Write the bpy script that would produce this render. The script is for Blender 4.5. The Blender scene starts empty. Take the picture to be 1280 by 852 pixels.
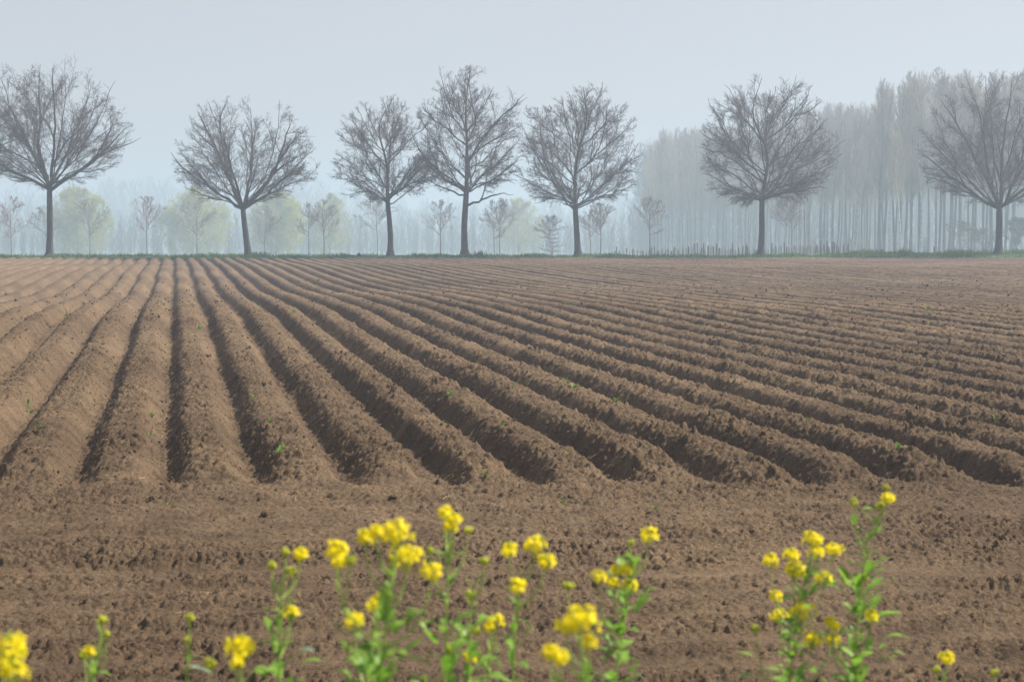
import bpy, math, random
import numpy as np
from math import radians, sin, cos, tan, pi, sqrt
from mathutils import Vector

random.seed(7)
SC = bpy.context.scene
COL = SC.collection

# ------------------------------------------------------------------ camera
FPX, W0, H0 = 2400.0, 1280.0, 852.0
CAM_H = 2.14
PITCH = math.atan(145.0 / FPX)

def at(px, py, Y):
    """point of the place at distance Y that is seen at a pixel of the photograph"""
    a, b = (px - W0 / 2) / FPX, (H0 / 2 - py) / FPX
    d = np.array([a, cos(PITCH) + b * sin(PITCH), -sin(PITCH) + b * cos(PITCH)])
    p = d * (Y / d[1])
    return np.array([p[0], Y, CAM_H + p[2]])

cam_d = bpy.data.cameras.new('camera')
cam = bpy.data.objects.new('camera', cam_d); COL.objects.link(cam)
cam.location = (0, 0, CAM_H)
cam.rotation_euler = (pi / 2 - PITCH, 0, 0)
cam_d.sensor_width = 36.0
cam_d.lens = 36.0 * FPX / W0
cam_d.clip_start = 0.05; cam_d.clip_end = 6000
cam_d.dof.use_dof = True
cam_d.dof.focus_distance = 45.0
cam_d.dof.aperture_fstop = 7.0
SC.camera = cam

# ------------------------------------------------------------------ helpers
def mesh_np(name, V, quads=None, tris=None, mat=None, smooth=True):
    V = np.asarray(V, dtype=np.float32).reshape(-1, 3)
    me = bpy.data.meshes.new(name)
    me.vertices.add(len(V)); me.vertices.foreach_set('co', V.ravel())
    idx, starts, n = [], [], 0
    for F, k in ((quads, 4), (tris, 3)):
        if F is None or len(F) == 0: continue
        F = np.asarray(F, dtype=np.int32).reshape(-1, k)
        idx.append(F.ravel()); starts.append(n + k * np.arange(len(F), dtype=np.int32)); n += F.size
    idx = np.concatenate(idx); starts = np.concatenate(starts)
    me.loops.add(len(idx)); me.loops.foreach_set('vertex_index', idx)
    me.polygons.add(len(starts)); me.polygons.foreach_set('loop_start', starts.astype(np.int32))
    me.polygons.foreach_set('use_smooth', np.full(len(starts), bool(smooth)))
    me.update(calc_edges=True); me.validate()
    if mat: me.materials.append(mat)
    return me

def link(name, me, parent=None, loc=(0, 0, 0), rotz=0.0):
    o = bpy.data.objects.new(name, me); COL.objects.link(o)
    o.location = loc; o.rotation_euler = (0, 0, rotz)
    if parent: o.parent = parent
    return o

def tag(o, label=None, cat=None, group=None, kind=None):
    if label: o['label'] = label
    if cat: o['category'] = cat
    if group: o['group'] = group
    if kind: o['kind'] = kind
    return o

def thing(name, label, cat, loc=(0, 0, 0), rotz=0.0, group=None):
    o = bpy.data.objects.new(name, None); COL.objects.link(o)
    o.location = loc; o.rotation_euler = (0, 0, rotz); o.empty_display_size = 0.2
    return tag(o, label, cat, group)

def dup(root, loc, rotz, label=None, scale=1.0):
    r = root.copy(); COL.objects.link(r)
    r.location = loc; r.rotation_euler = (0, 0, rotz); r.scale = (scale,) * 3
    if label: r['label'] = label
    for ch in list(root.children):
        c = ch.copy(); COL.objects.link(c); c.parent = r
        for g in ch.children:
            d = g.copy(); COL.objects.link(d); d.parent = c
    return r

class MB:
    """collects quads and tris for one mesh"""
    def __init__(s): s.V, s.Q, s.T, s.n = [], [], [], 0
    def add(s, V, Q=None, T=None):
        V = np.asarray(V, float).reshape(-1, 3)
        if Q is not None and len(Q): s.Q.append(np.asarray(Q, int).reshape(-1, 4) + s.n)
        if T is not None and len(T): s.T.append(np.asarray(T, int).reshape(-1, 3) + s.n)
        s.V.append(V); s.n += len(V)
    def tubes(s, P, R, k=5):
        V, Q = tubes(P, R, k); s.add(V, Q)
    def mesh(s, name, mat, smooth=True):
        return mesh_np(name, np.concatenate(s.V), np.concatenate(s.Q) if s.Q else None,
                       np.concatenate(s.T) if s.T else None, mat, smooth)

def unit(v): return v / np.maximum(np.linalg.norm(v, axis=-1, keepdims=True), 1e-9)

def tubes(P, R, k):
    """P (B,n,3) centre lines, R (B,n) radii -> one vertex and quad array"""
    P = np.asarray(P, float); R = np.asarray(R, float)
    if P.ndim == 2: P, R = P[None], R[None]
    B, n, _ = P.shape
    T = np.gradient(P, axis=1); T = unit(T)
    ref = np.where(np.abs(T[..., 2:3]) > 0.9, np.array([1., 0, 0]), np.array([0., 0, 1.]))
    ref = np.repeat(ref[:, :1], n, axis=1)
    N = unit(np.cross(T, ref)); Bn = np.cross(T, N)
    a = 2 * pi * np.arange(k) / k
    V = P[:, :, None] + R[:, :, None, None] * (np.cos(a)[None, None, :, None] * N[:, :, None] + np.sin(a)[None, None, :, None] * Bn[:, :, None])
    ids = np.arange(B * n * k).reshape(B, n, k)
    a0, a1 = ids[:, :-1], ids[:, 1:]
    Q = np.stack([a0, np.roll(a0, -1, 2), np.roll(a1, -1, 2), a1], -1).reshape(-1, 4)
    return V.reshape(-1, 3), Q

def sstep(a, b, x):
    t = np.clip((x - a) / (b - a), 0, 1); return t * t * (3 - 2 * t)

def _hash(ix, iy, seed):
    h = (ix.astype(np.int64) * 374761393 + iy.astype(np.int64) * 668265263 + seed * 974634777) & 0xFFFFFFFF
    h = ((h ^ (h >> 13)) * 1274126177) & 0xFFFFFFFF
    h = ((h ^ (h >> 16)) * 2246822519) & 0xFFFFFFFF
    return ((h ^ (h >> 15)) & 0xFFFFFF) / float(0x1000000)

def vnoise(x, y, seed):
    """gradient noise, about -1..1"""
    ix, iy = np.floor(x), np.floor(y); fx, fy = x - ix, y - iy
    ux, uy = fx * fx * fx * (fx * (fx * 6 - 15) + 10), fy * fy * fy * (fy * (fy * 6 - 15) + 10)
    def g(dx, dy):
        a = 2 * pi * _hash(ix + dx, iy + dy, seed)
        return np.cos(a) * (fx - dx) + np.sin(a) * (fy - dy)
    a, b, c, d = g(0, 0), g(1, 0), g(0, 1), g(1, 1)
    return 1.5 * ((a * (1 - ux) + b * ux) * (1 - uy) + (c * (1 - ux) + d * ux) * uy)

def fbm(x, y, wl, octs, seed, gain=0.5):
    r, a = 0, 1.0
    for i in range(octs):
        r = r + a * vnoise(x / wl, y / wl, seed + i * 17); wl *= 0.5; a *= gain
    return r

def clods(x, y, cell, seed, keep, rmin, rmax, hfac=0.75):
    """rounded lumps of soil, each in its own cell"""
    ix, iy = np.floor(x / cell), np.floor(y / cell)
    out = np.zeros_like(x)
    for dx in (-1, 0, 1):
        for dy in (-1, 0, 1):
            jx, jy = ix + dx, iy + dy
            on = _hash(jx, jy, seed + 3) < keep
            cx = (jx + _hash(jx, jy, seed)) * cell; cy = (jy + _hash(jx, jy, seed + 1)) * cell
            h = _hash(jx, jy, seed + 2)
            r = cell * (rmin + (rmax - rmin) * h * h)
            e = 0.7 + 0.6 * _hash(jx, jy, seed + 5); an = pi * _hash(jx, jy, seed + 6)
            X, Y = x - cx, y - cy
            xx = (X * np.cos(an) + Y * np.sin(an)) * e; yy = (-X * np.sin(an) + Y * np.cos(an)) / e
            q = 1 - (xx * xx + yy * yy) / (r * r)
            out = np.maximum(out, np.where(on & (q > 0), r * hfac * np.sqrt(np.maximum(q, 0)), 0))
    return out

# ------------------------------------------------------------------ materials
def mat_new(name, rough=0.9, spec=0.2):
    m = bpy.data.materials.new(name); m.use_nodes = True
    b = m.node_tree.nodes['Principled BSDF']
    b.inputs['Roughness'].default_value = rough
    b.inputs['Specular IOR Level'].default_value = spec
    return m, m.node_tree, b

def mat_var(name, c1, c2, scale, rough=0.9, spec=0.2, detail=4.0, bump=0.0, bscale=None, bdist=0.01, trans=0.0, lo=0.35, hi=0.65, stretch=None, objvar=0.0):
    m, nt, b = mat_new(name, rough, spec)
    tc = nt.nodes.new('ShaderNodeNewGeometry') if False else nt.nodes.new('ShaderNodeTexCoord')
    src = tc.outputs['Object']
    if stretch:
        mp = nt.nodes.new('ShaderNodeMapping'); mp.inputs['Scale'].default_value = stretch
        nt.links.new(src, mp.inputs['Vector']); src = mp.outputs['Vector']
    n = nt.nodes.new('ShaderNodeTexNoise'); n.inputs['Scale'].default_value = scale; n.inputs['Detail'].default_value = detail
    nt.links.new(src, n.inputs['Vector'])
    r = nt.nodes.new('ShaderNodeValToRGB')
    r.color_ramp.elements[0].position = lo; r.color_ramp.elements[1].position = hi
    r.color_ramp.elements[0].color = (*c1, 1); r.color_ramp.elements[1].color = (*c2, 1)
    nt.links.new(n.outputs['Fac'], r.inputs['Fac'])
    out = r.outputs['Color']
    if objvar:
        oi = nt.nodes.new('ShaderNodeObjectInfo'); hs = nt.nodes.new('ShaderNodeHueSaturation')
        mr = nt.nodes.new('ShaderNodeMapRange'); mr.inputs['To Min'].default_value = 1 - objvar; mr.inputs['To Max'].default_value = 1 + objvar
        nt.links.new(oi.outputs['Random'], mr.inputs['Value']); nt.links.new(mr.outputs['Result'], hs.inputs['Value'])
        nt.links.new(out, hs.inputs['Color']); out = hs.outputs['Color']
    nt.links.new(out, b.inputs['Base Color'])
    if bump:
        n2 = nt.nodes.new('ShaderNodeTexNoise'); n2.inputs['Scale'].default_value = bscale or scale * 4; n2.inputs['Detail'].default_value = 6
        nt.links.new(src, n2.inputs['Vector'])
        bp = nt.nodes.new('ShaderNodeBump'); bp.inputs['Strength'].default_value = bump; bp.inputs['Distance'].default_value = bdist
        nt.links.new(n2.outputs['Fac'], bp.inputs['Height']); nt.links.new(bp.outputs['Normal'], b.inputs['Normal'])
    if trans:
        t = nt.nodes.new('ShaderNodeBsdfTranslucent'); nt.links.new(out, t.inputs['Color'])
        mx = nt.nodes.new('ShaderNodeMixShader'); mx.inputs[0].default_value = trans
        o = nt.nodes['Material Output']
        nt.links.new(b.outputs[0], mx.inputs[1]); nt.links.new(t.outputs[0], mx.inputs[2]); nt.links.new(mx.outputs[0], o.inputs['Surface'])
    return m

def soil_material(name):
    m, nt, b = mat_new(name, 0.95, 0.12)
    N, L = nt.nodes.new, nt.links.new
    tc = N('ShaderNodeTexCoord')
    def noise(scale, detail, rough=0.55):
        n = N('ShaderNodeTexNoise'); n.inputs['Scale'].default_value = scale; n.inputs['Detail'].default_value = detail
        n.inputs['Roughness'].default_value = rough; L(tc.outputs['Object'], n.inputs['Vector']); return n.outputs['Fac']
    def ramp(f, a, ca, c, cc):
        r = N('ShaderNodeValToRGB'); e = r.color_ramp.elements
        e[0].position = a; e[0].color = (*ca, 1); e[1].position = c; e[1].color = (*cc, 1); L(f, r.inputs['Fac']); return r.outputs['Color']
    big = ramp(noise(0.12, 3), 0.35, SOIL_A, 0.68, SOIL_B)
    mid = ramp(noise(2.6, 5), 0.3, (0.66, 0.63, 0.60), 0.70, (1.16, 1.14, 1.10))
    fine = ramp(noise(38, 6, 0.7), 0.3, (0.58, 0.56, 0.53), 0.70, (1.42, 1.40, 1.36))
    def mul(a, c):
        x = N('ShaderNodeMix'); x.data_type = 'RGBA'; x.blend_type = 'MULTIPLY'; x.inputs[0].default_value = 1
        L(a, x.inputs[6]); L(c, x.inputs[7]); return x.outputs[2]
    L(mul(mul(big, mid), fine), b.inputs['Base Color'])
    bp = N('ShaderNodeBump'); bp.inputs['Strength'].default_value = 1.0; bp.inputs['Distance'].default_value = 0.022
    L(noise(70, 8, 0.7), bp.inputs['Height']); L(bp.outputs['Normal'], b.inputs['Normal'])
    return m

SOIL_A, SOIL_B = (0.098, 0.068, 0.0435), (0.160, 0.115, 0.074)
M_SOIL = soil_material('field_soil')
M_BARK = mat_var('oak_bark', (0.035, 0.032, 0.028), (0.085, 0.078, 0.066), 3.0, bump=0.6, bscale=14, bdist=0.03, stretch=(3, 3, 0.6))
M_TWIG = mat_var('oak_twigs', (0.085, 0.072, 0.066), (0.14, 0.12, 0.11), 0.8)
M_YBARK = mat_var('young_bark', (0.09, 0.08, 0.07), (0.15, 0.13, 0.115), 4.0, objvar=0.2)
M_YTWIG = mat_var('young_twigs', (0.12, 0.09, 0.075), (0.18, 0.13, 0.11), 0.8, objvar=0.15)
M_RTWIG = mat_var('reddish_twigs', (0.17, 0.085, 0.075), (0.24, 0.13, 0.11), 0.8)
M_PBARK = mat_var('poplar_bark', (0.08, 0.08, 0.072), (0.20, 0.19, 0.17), 0.9, stretch=(2, 2, 0.4), objvar=0.4)
M_PTWIG = mat_var('poplar_twigs', (0.24, 0.20, 0.14), (0.38, 0.32, 0.22), 0.25, objvar=0.15)
M_BIRCH = mat_var('birch_bark', (0.25, 0.24, 0.22), (0.62, 0.60, 0.56), 2.2, stretch=(1, 1, 3))
M_WILLOW = mat_var('willow_leaves', (0.30, 0.32, 0.05), (0.46, 0.45, 0.08), 0.5, trans=0.35, objvar=0.1)
M_SHRUB = mat_var('shrub_leaves', (0.035, 0.055, 0.025), (0.07, 0.09, 0.035), 0.9, trans=0.2)
M_FAR = mat_var('far_wood_bark', (0.08, 0.08, 0.075), (0.15, 0.14, 0.11), 0.05)
M_GRASS = mat_var('bank_grass', (0.055, 0.115, 0.026), (0.11, 0.19, 0.05), 0.7, trans=0.3)
M_TURF = mat_var('meadow_turf', (0.05, 0.085, 0.028), (0.09, 0.12, 0.045), 0.3, bump=0.4, bscale=8, bdist=0.05)
M_VERGE = mat_var('verge_turf', (0.05, 0.075, 0.025), (0.10, 0.10, 0.05), 3.0, bump=0.5, bscale=40, bdist=0.02)
M_POST = mat_var('weathered_post', (0.15, 0.14, 0.12), (0.28, 0.26, 0.225), 6.0, stretch=(4, 4, 0.7))
M_PALE = mat_var('pale_post', (0.26, 0.24, 0.21), (0.50, 0.47, 0.41), 6.0, stretch=(4, 4, 0.7))
M_WIRE, _, _b = mat_new('fence_wire', 0.5, 0.5); _b.inputs['Base Color'].default_value = (0.25, 0.25, 0.25, 1); _b.inputs['Metallic'].default_value = 0.7
M_STEM = mat_var('rape_stem', (0.26, 0.38, 0.06), (0.38, 0.48, 0.12), 14, rough=0.55, spec=0.3, trans=0.1)
M_LEAF = mat_var('rape_leaf', (0.13, 0.27, 0.025), (0.26, 0.42, 0.06), 18, rough=0.5, spec=0.35, trans=0.5)
M_BLUELEAF = mat_var('glaucous_leaf', (0.13, 0.22, 0.13), (0.22, 0.32, 0.22), 18, rough=0.5, trans=0.25)
M_PETAL = mat_var('yellow_petal', (0.88, 0.70, 0.006), (0.95, 0.82, 0.015), 60, rough=0.6, spec=0.2, trans=0.5)
M_BUD = mat_var('flower_bud', (0.34, 0.42, 0.035), (0.58, 0.56, 0.05), 60, rough=0.6, trans=0.2)
M_WEED = mat_var('seedling_leaf', (0.10, 0.19, 0.03), (0.17, 0.28, 0.05), 9, trans=0.3)
M_DRY = mat_var('dry_straw', (0.30, 0.21, 0.10), (0.42, 0.31, 0.17), 12)

# ------------------------------------------------------------------ ploughed field
RA = radians(9.95)
PIT = 0.757
U0 = 0.255
def to_us(x, y): return x * cos(RA) + y * sin(RA), -x * sin(RA) + y * cos(RA)
def to_xy(u, s): return u * cos(RA) - s * sin(RA), u * sin(RA) + s * cos(RA)

def terrain(x, y):
    def g(cx, cy, sx, sy, a): return a * np.exp(-((x - cx) / sx) ** 2 - ((y - cy) / sy) ** 2)
    t = 0.055 * fbm(x + 40, y * 1.1, 30, 2, 91) * sstep(20, 45, y) * (1 - sstep(95, 120, y))
    t = t + g(-9.5, 41, 6, 9, 0.13) + g(-15, 62, 9, 12, -0.14) + g(-3, 51, 7, 10, 0.08) + g(-2, 76, 14, 16, -0.10)
    t = t + g(9, 46, 8, 9, 0.06) + g(14, 68, 15, 14, -0.08) + g(16, 92, 16, 12, 0.08)
    return t - 0.10 * sstep(65, 120, y)

def tracks(x, y):
    """where wheels and rollers have smoothed the headland"""
    wob = 0.10 * vnoise(x / 3.0, y * 0, 61); tr = 0 * x
    for yc, w, a in ((11.85, 0.22, 1.0), (11.2, 0.13, 0.85), (10.55, 0.10, 0.6), (9.95, 0.18, 1.0), (13.1, 0.13, 0.6), (9.3, 0.14, 0.8), (12.5, 0.08, 0.5), (14.6, 0.10, 0.4)):
        tr = np.maximum(tr, a * np.exp(-((y + wob - yc) / w) ** 4) * np.clip(0.80 + 0.5 * vnoise(x / 1.4, y * 0 + yc * 7, 62), 0, 1))
    return tr

def field_z(x, y, fine=2):
    x = np.asarray(x, float); y = np.asarray(y, float)
    u, s = to_us(x, y)
    um = u + 0.07 * vnoise(s / 9.0, u / 60.0, 11) + 0.009 * vnoise(s / 1.1, u / 0.9, 12) * 1.0
    k = np.round((um - U0) / PIT)
    c = (um - U0) - k * PIT                      # signed distance from the crest of this ridge
    rk = _hash(k, k * 0, 21)
    fi = np.where(c > 0, k, k - 1)               # the furrow this point is nearest
    wide = (np.mod(fi - 2, 6) == 0)
    ca = np.abs(c) + 0.015 * vnoise(s / 0.35, u / 0.35, 31)
    foot = np.where(wide, 0.285, 0.345); topw = np.where(wide, 0.10, 0.12)
    prof = 1 - sstep(topw, foot, ca)
    prof = 0.62 * prof + 0.38 * np.clip(1 - (ca / foot) ** 2, 0, 1)
    H = 0.145 * (0.9 + 0.2 * rk) * (1 + 0.10 * vnoise(s / 2.3, k * 3.7, 41))
    H = H * (1 - 0.08 * sstep(35, 80, y))
    edge = 15.85 + 0.22 * vnoise(x / 0.8, y / 3.0, 51) + 0.10 * vnoise(x / 0.23, y / 0.3, 52) + 0.35 * (rk - 0.5)
    inr = sstep(-0.35, 0.85, y - edge)           # 1 inside the ridged part
    infl = sstep(-0.12, 0.22, y - edge + 0.1)    # furrow bottoms start abruptly
    ridge = inr * prof * H - infl * (1 - prof) * 0.068 - infl * 0.0
    head = 1 - sstep(-0.25, 0.3, y - edge)
    z = terrain(x, y) + ridge
    # headland: clods, and wheel tracks that run across
    tr = tracks(x, y)
    smooth = np.clip(1 - 0.90 * tr, 0.08, 1)
    z = z - 0.042 * tr * head
    z = z + head * 0.022 * fbm(x, y * 1.8, 1.1, 2, 71)
    dx, dy = 0.02 * vnoise(x / 0.05, y / 0.05, 81), 0.02 * vnoise(x / 0.05, y / 0.05, 82)
    if fine >= 0:
        rough = 0.55 + 0.75 * sstep(-0.6, 0.7, fbm(x, y * 1.6, 2.6, 2, 121))
        amp = head * smooth * rough + (1 - head) * (0.80 + 0.30 * prof) * (0.75 + 0.5 * sstep(-0.5, 0.5, vnoise(s / 1.7, k * 5.3, 122)))
        z = z + amp * 0.018 * fbm(x, y, 0.30, 3, 101, 0.6)
        amp = amp * (1 + 0.12 * sstep(18, 24, y) - 0.30 * sstep(36, 50, y))
        if fine >= 1: z = z + amp * 0.037 * (0.40 - np.abs(fbm(x + dx, y + dy, 0.085, 3, 111, 0.7)))
        patch = sstep(-0.35, 0.5, vnoise(x / 0.9, y / 0.7, 131))
        z = z + amp * clods(x + dx, y + dy, 0.15, 141, 0.35, 0.12, 0.40, 0.62) * (0.15 + 0.85 * patch) * (1 - 0.4 * head)
        if fine >= 1: z = z + amp * (1 - 0.35 * head) * clods(x + dx, y + dy, 0.075, 151, 0.65, 0.16, 0.50, 0.85)
    if fine >= 2:
        lo = np.where(head > 0.5, 0.15 + 0.85 * smooth, 1.0)
        z = z + lo * (0.4 + 0.6 * amp) * clods(x + 0.5 * dx, y + 0.5 * dy, 0.038, 161, 0.85, 0.25, 0.58, 0.95)
    if fine >= 3:
        z = z + lo * (0.4 + 0.6 * amp) * clods(x, y, 0.021, 171, 0.8, 0.25, 0.55, 0.9)
    return z

def build_field():
    V, Q, n0 = [], [], 0
    patches = [  # along ridge, step, across, step, detail
        (4.6, 13.2, 0.0125, -4.6, 8.4, 0.0105, 3),
        (13.2, 19.5, 0.018, -5.5, 12.5, 0.0145, 2),
        (19.5, 30.0, 0.026, -6.0, 18.5, 0.019, 2),
        (30.0, 46.0, 0.050, -9.0, 27.5, 0.030, 1),
        (46.0, 142.0, 0.17, -22.0, 64.0, 0.058, 0)]
    for s0, s1, ds, u0, u1, du, fine in patches:
        s = np.linspace(s0, s1, int(round((s1 - s0) / ds)) + 1); u = np.linspace(u0, u1, int(round((u1 - u0) / du)) + 1)
        S, U = np.meshgrid(s, u, indexing='ij'); X, Y = to_xy(U, S)
        Z = field_z(X, Y, fine)
        Z = Z - 2.5 * sstep(125.0, 127.0, Y + 0.5 * vnoise(X / 2.0, Y, 5))
        if s0 < 10: Z = Z - 0.0
        ids = np.arange(X.size).reshape(X.shape) + n0
        q = np.stack([ids[:-1, :-1], ids[:-1, 1:], ids[1:, 1:], ids[1:, :-1]], -1).reshape(-1, 4)
        yc = Y[:-1, :-1].ravel()
        q = q[(yc < 128.0) & (yc > 5.4)]
        V.append(np.stack([X, Y, Z], -1).reshape(-1, 3)); Q.append(q); n0 += X.size
    me = mesh_np('ploughed_field', np.concatenate(V), np.concatenate(Q), None, M_SOIL)
    return tag(link('ploughed_field', me), kind='structure')

build_field()

def grid_sheet(name, xs, ys, zf, mat):
    X, Y = np.meshgrid(np.asarray(xs, float), np.asarray(ys, float)); Z = zf(X, Y)
    ids = np.arange(X.size).reshape(X.shape)
    Q = np.stack([ids[:-1, :-1], ids[:-1, 1:], ids[1:, 1:], ids[1:, :-1]], -1).reshape(-1, 4)
    return tag(link(name, mesh_np(name, np.stack([X, Y, Z], -1), Q, None, mat)), kind='structure')

def meadow_z(x, y):
    x = np.asarray(x, float); y = np.asarray(y, float)
    bank = 0.03 + 0.10 * sstep(124.4, 126.2, y) + 0.05 * vnoise(x / 4.0, y / 5.0, 301)
    bank = bank + 0.16 * sstep(19, 24, x) * sstep(124.6, 127, y)
    fall = 0.0185 * np.maximum(y - 129.0, 0) * (1 - sstep(600, 1200, y)) + 13.0 * sstep(600, 1200, y)
    return bank - 0.09 - 0.45 * (1 - sstep(124.3, 124.9, y)) - fall

grid_sheet('ground', np.linspace(-2500, 2500, 26), np.concatenate([np.linspace(-600, -10, 8), np.linspace(0, 124.2, 6)]), lambda x, y: 0 * x - 0.75, M_SOIL)
grid_sheet('meadow', np.concatenate([np.linspace(-2500, -70, 14), np.arange(-68, 69, 1.0), np.linspace(70, 2500, 14)]),
           np.concatenate([np.arange(123.8, 132, 0.3), np.arange(132, 200, 4), np.geomspace(200, 2500, 40)]), meadow_z, M_TURF)
def verge_z(x, y):
    x = np.asarray(x, float); y = np.asarray(y, float)
    return 0.58 - 0.75 * sstep(4.6, 8.0, y) + 0.03 * vnoise(x / 0.7, y / 0.7, 311)
grid_sheet('grass_verge', np.linspace(-14, 14, 160), np.concatenate([np.linspace(-12, 1, 14), np.linspace(1.1, 6.9, 60)]), verge_z, M_VERGE)

# loose clods lying on the soil
def ico(sub):
    import bmesh
    bm = bmesh.new(); bmesh.ops.create_icosphere(bm, subdivisions=sub, radius=1)
    V = np.array([v.co[:] for v in bm.verts]); F = np.array([[v.index for v in f.verts] for f in bm.faces]); bm.free()
    return V, F

def build_clods():
    rng = np.random.default_rng(5); mb = MB()
    def put(n, sub, xlo, xhi, ylo, yhi, rlo, rhi, pw):
        V, F = ico(sub)
        y = rng.uniform(ylo, yhi, n); x = rng.uniform(xlo, xhi, n)
        r = rlo + (rhi - rlo) * rng.random(n) ** pw
        kp = tracks(x, y) < 0.35; x, y, r = x[kp], y[kp], r[kp]; n = len(x)
        z = field_z(x, y, 1)
        sc = r[:, None, None] * rng.uniform(0.6, 1.25, (n, 1, 3)) * (1 + 0.28 * rng.standard_normal((n, len(V), 1)) * (0.7 if sub > 1 else 0.5))
        P = V[None] * sc
        a = rng.uniform(0, 2 * pi, n)[:, None]; c, s = np.cos(a), np.sin(a)
        P = np.stack([P[..., 0] * c - P[..., 1] * s, P[..., 0] * s + P[..., 1] * c, P[..., 2] * 0.8], -1)
        P = P + np.stack([x, y, z + r * 0.22], -1)[:, None]
        T = (F[None] + (np.arange(n) * len(V))[:, None, None]).reshape(-1, 3)
        mb.add(P, None, T)
    put(140, 2, -5.5, 5.5, 8.6, 16.3, 0.012, 0.040, 3.0)
    put(5000, 1, -5.5, 5.5, 8.4, 16.4, 0.005, 0.015, 2.0)
    put(14000, 1, -7, 8, 16.2, 30, 0.006, 0.019, 2.2)
    put(5000, 1, -11, 13, 28, 48, 0.012, 0.035, 2.5)
    put(2500, 1, -16, 20, 46, 75, 0.015, 0.045, 2.0)
    tag(link('soil_clods', mb.mesh('soil_clods', M_SOIL, False)), 'loose brown clods scattered over the ploughed soil', 'soil clods', kind='stuff')
build_clods()

# ------------------------------------------------------------------ trees
class Env:
    """the outline a crown fills: half widths left/right, depth, centre height, top and bottom"""
    def __init__(s, L, R, D, cz, top, bot, p=2.0): s.L, s.R, s.D, s.cz, s.top, s.bot, s.p = L, R, D, cz, top, bot, p
    ph = None
    def val(s, P):
        v = s.val0(P)
        if s.ph is not None:              # an uneven outline
            az = np.arctan2(P[..., 1], P[..., 0]); el = (P[..., 2] - s.cz) / (s.top - s.bot)
            v = v * (1 + 0.07 * np.sin(2 * az + 7 * el + s.ph) + 0.07 * np.sin(3 * az - 11 * el + 2.1 * s.ph))
        return v
    def val0(s, P):
        ax = np.where(P[..., 0] < 0, s.L, s.R); az = np.where(P[..., 2] > s.cz, s.top - s.cz, s.cz - s.bot)
        return np.abs(P[..., 0] / ax) ** s.p + np.abs(P[..., 1] / s.D) ** s.p + np.abs((P[..., 2] - s.cz) / az) ** s.p
    def dist(s, P, d, n=40, mx=None):
        mx = mx or 1.6 * max(s.top - s.bot, s.L + s.R)
        out = np.zeros(len(P))
        for i in range(1, n + 1):            # the outline is convex: the last step that is inside it
            t = mx * i / n; out = np.where(s.val(P + d * t) < 1, t, out)
        return out

def grow(start, d, ln, n, rng, wig, up, out=None):
    B = len(start); P = np.zeros((B, n, 3)); P[:, 0] = start; d = unit(d)
    bend = rng.standard_normal((B, 3)) * wig * 0.5
    st = (ln / (n - 1))[:, None]
    for i in range(1, n):
        d = unit(d + bend / n * 2 + rng.standard_normal((B, 3)) * wig * 0.45 + np.array([0, 0, up / n]))
        P[:, i] = P[:, i - 1] + d * st
    return P

def kids(P, R, per, t0, t1, ang, lenf, env, rng, rf, up=0.12, outw=0.2, ctr=None, minlen=0.15, sd=0.16, taper=0.5):
    B, n, _ = P.shape
    t = t0 + (t1 - t0) * (np.arange(per)[None] + rng.random((B, per))) / per
    f = t * (n - 1); i = np.minimum(f.astype(int), n - 2); w = f - i
    bi = np.arange(B)[:, None]
    pos = P[bi, i] * (1 - w[..., None]) + P[bi, i + 1] * w[..., None]
    tan_ = unit(P[bi, i + 1] - P[bi, i]); rad = R[bi, i] * (1 - w) + R[bi, i + 1] * w
    Lp = np.linalg.norm(np.diff(P, axis=1), axis=2).sum(1)[:, None]
    rv = unit(np.cross(tan_, rng.standard_normal(tan_.shape)))
    a = ang + sd * rng.standard_normal(t.shape)
    d = tan_ * np.cos(a)[..., None] + rv * np.sin(a)[..., None]
    d = d + np.array([0, 0, up])
    if ctr is not None: d = d + outw * unit(pos - ctr)
    d = unit(d)
    ln = Lp * lenf * (1 - taper * t) * rng.uniform(0.65, 1.3, t.shape)
    pos, d, ln, rad = pos.reshape(-1, 3), d.reshape(-1, 3), ln.ravel(), rad.ravel()
    if env is not None and len(ln):
        cap = env.dist(pos, d, 30, mx=max(ln.max(), 0.5)); ln = np.minimum(ln, cap * rng.uniform(0.86, 1.0, len(ln)))
    keep = ln > minlen
    return pos[keep], d[keep], ln[keep], (rad * rf)[keep]

def taper(r0, n, end, pw=0.8):
    t = np.linspace(0, 1, n)[None]; r0 = np.asarray(r0)[:, None]
    return np.maximum(r0 * (1 - t) ** pw, 0) + np.minimum(end, r0) * t

def path(pts, n):
    """smooth curve through points"""
    pts = np.asarray(pts, float); m = len(pts)
    d = np.concatenate([[0], np.cumsum(np.linalg.norm(np.diff(pts, axis=0), axis=1))])
    tt = np.linspace(0, d[-1], n); out = []
    g = np.gradient(pts, d, axis=0) if m > 2 else np.repeat((pts[1:] - pts[:1]) / d[-1], 2, axis=0)
    for t in tt:
        i = min(max(np.searchsorted(d, t, side='right') - 1, 0), m - 2); h = d[i + 1] - d[i]; q = (t - d[i]) / h
        out.append((2*q**3-3*q*q+1)*pts[i] + (q**3-2*q*q+q)*h*g[i] + (-2*q**3+3*q*q)*pts[i+1] + (q**3-q*q)*h*g[i+1])
    return np.array(out)

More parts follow.
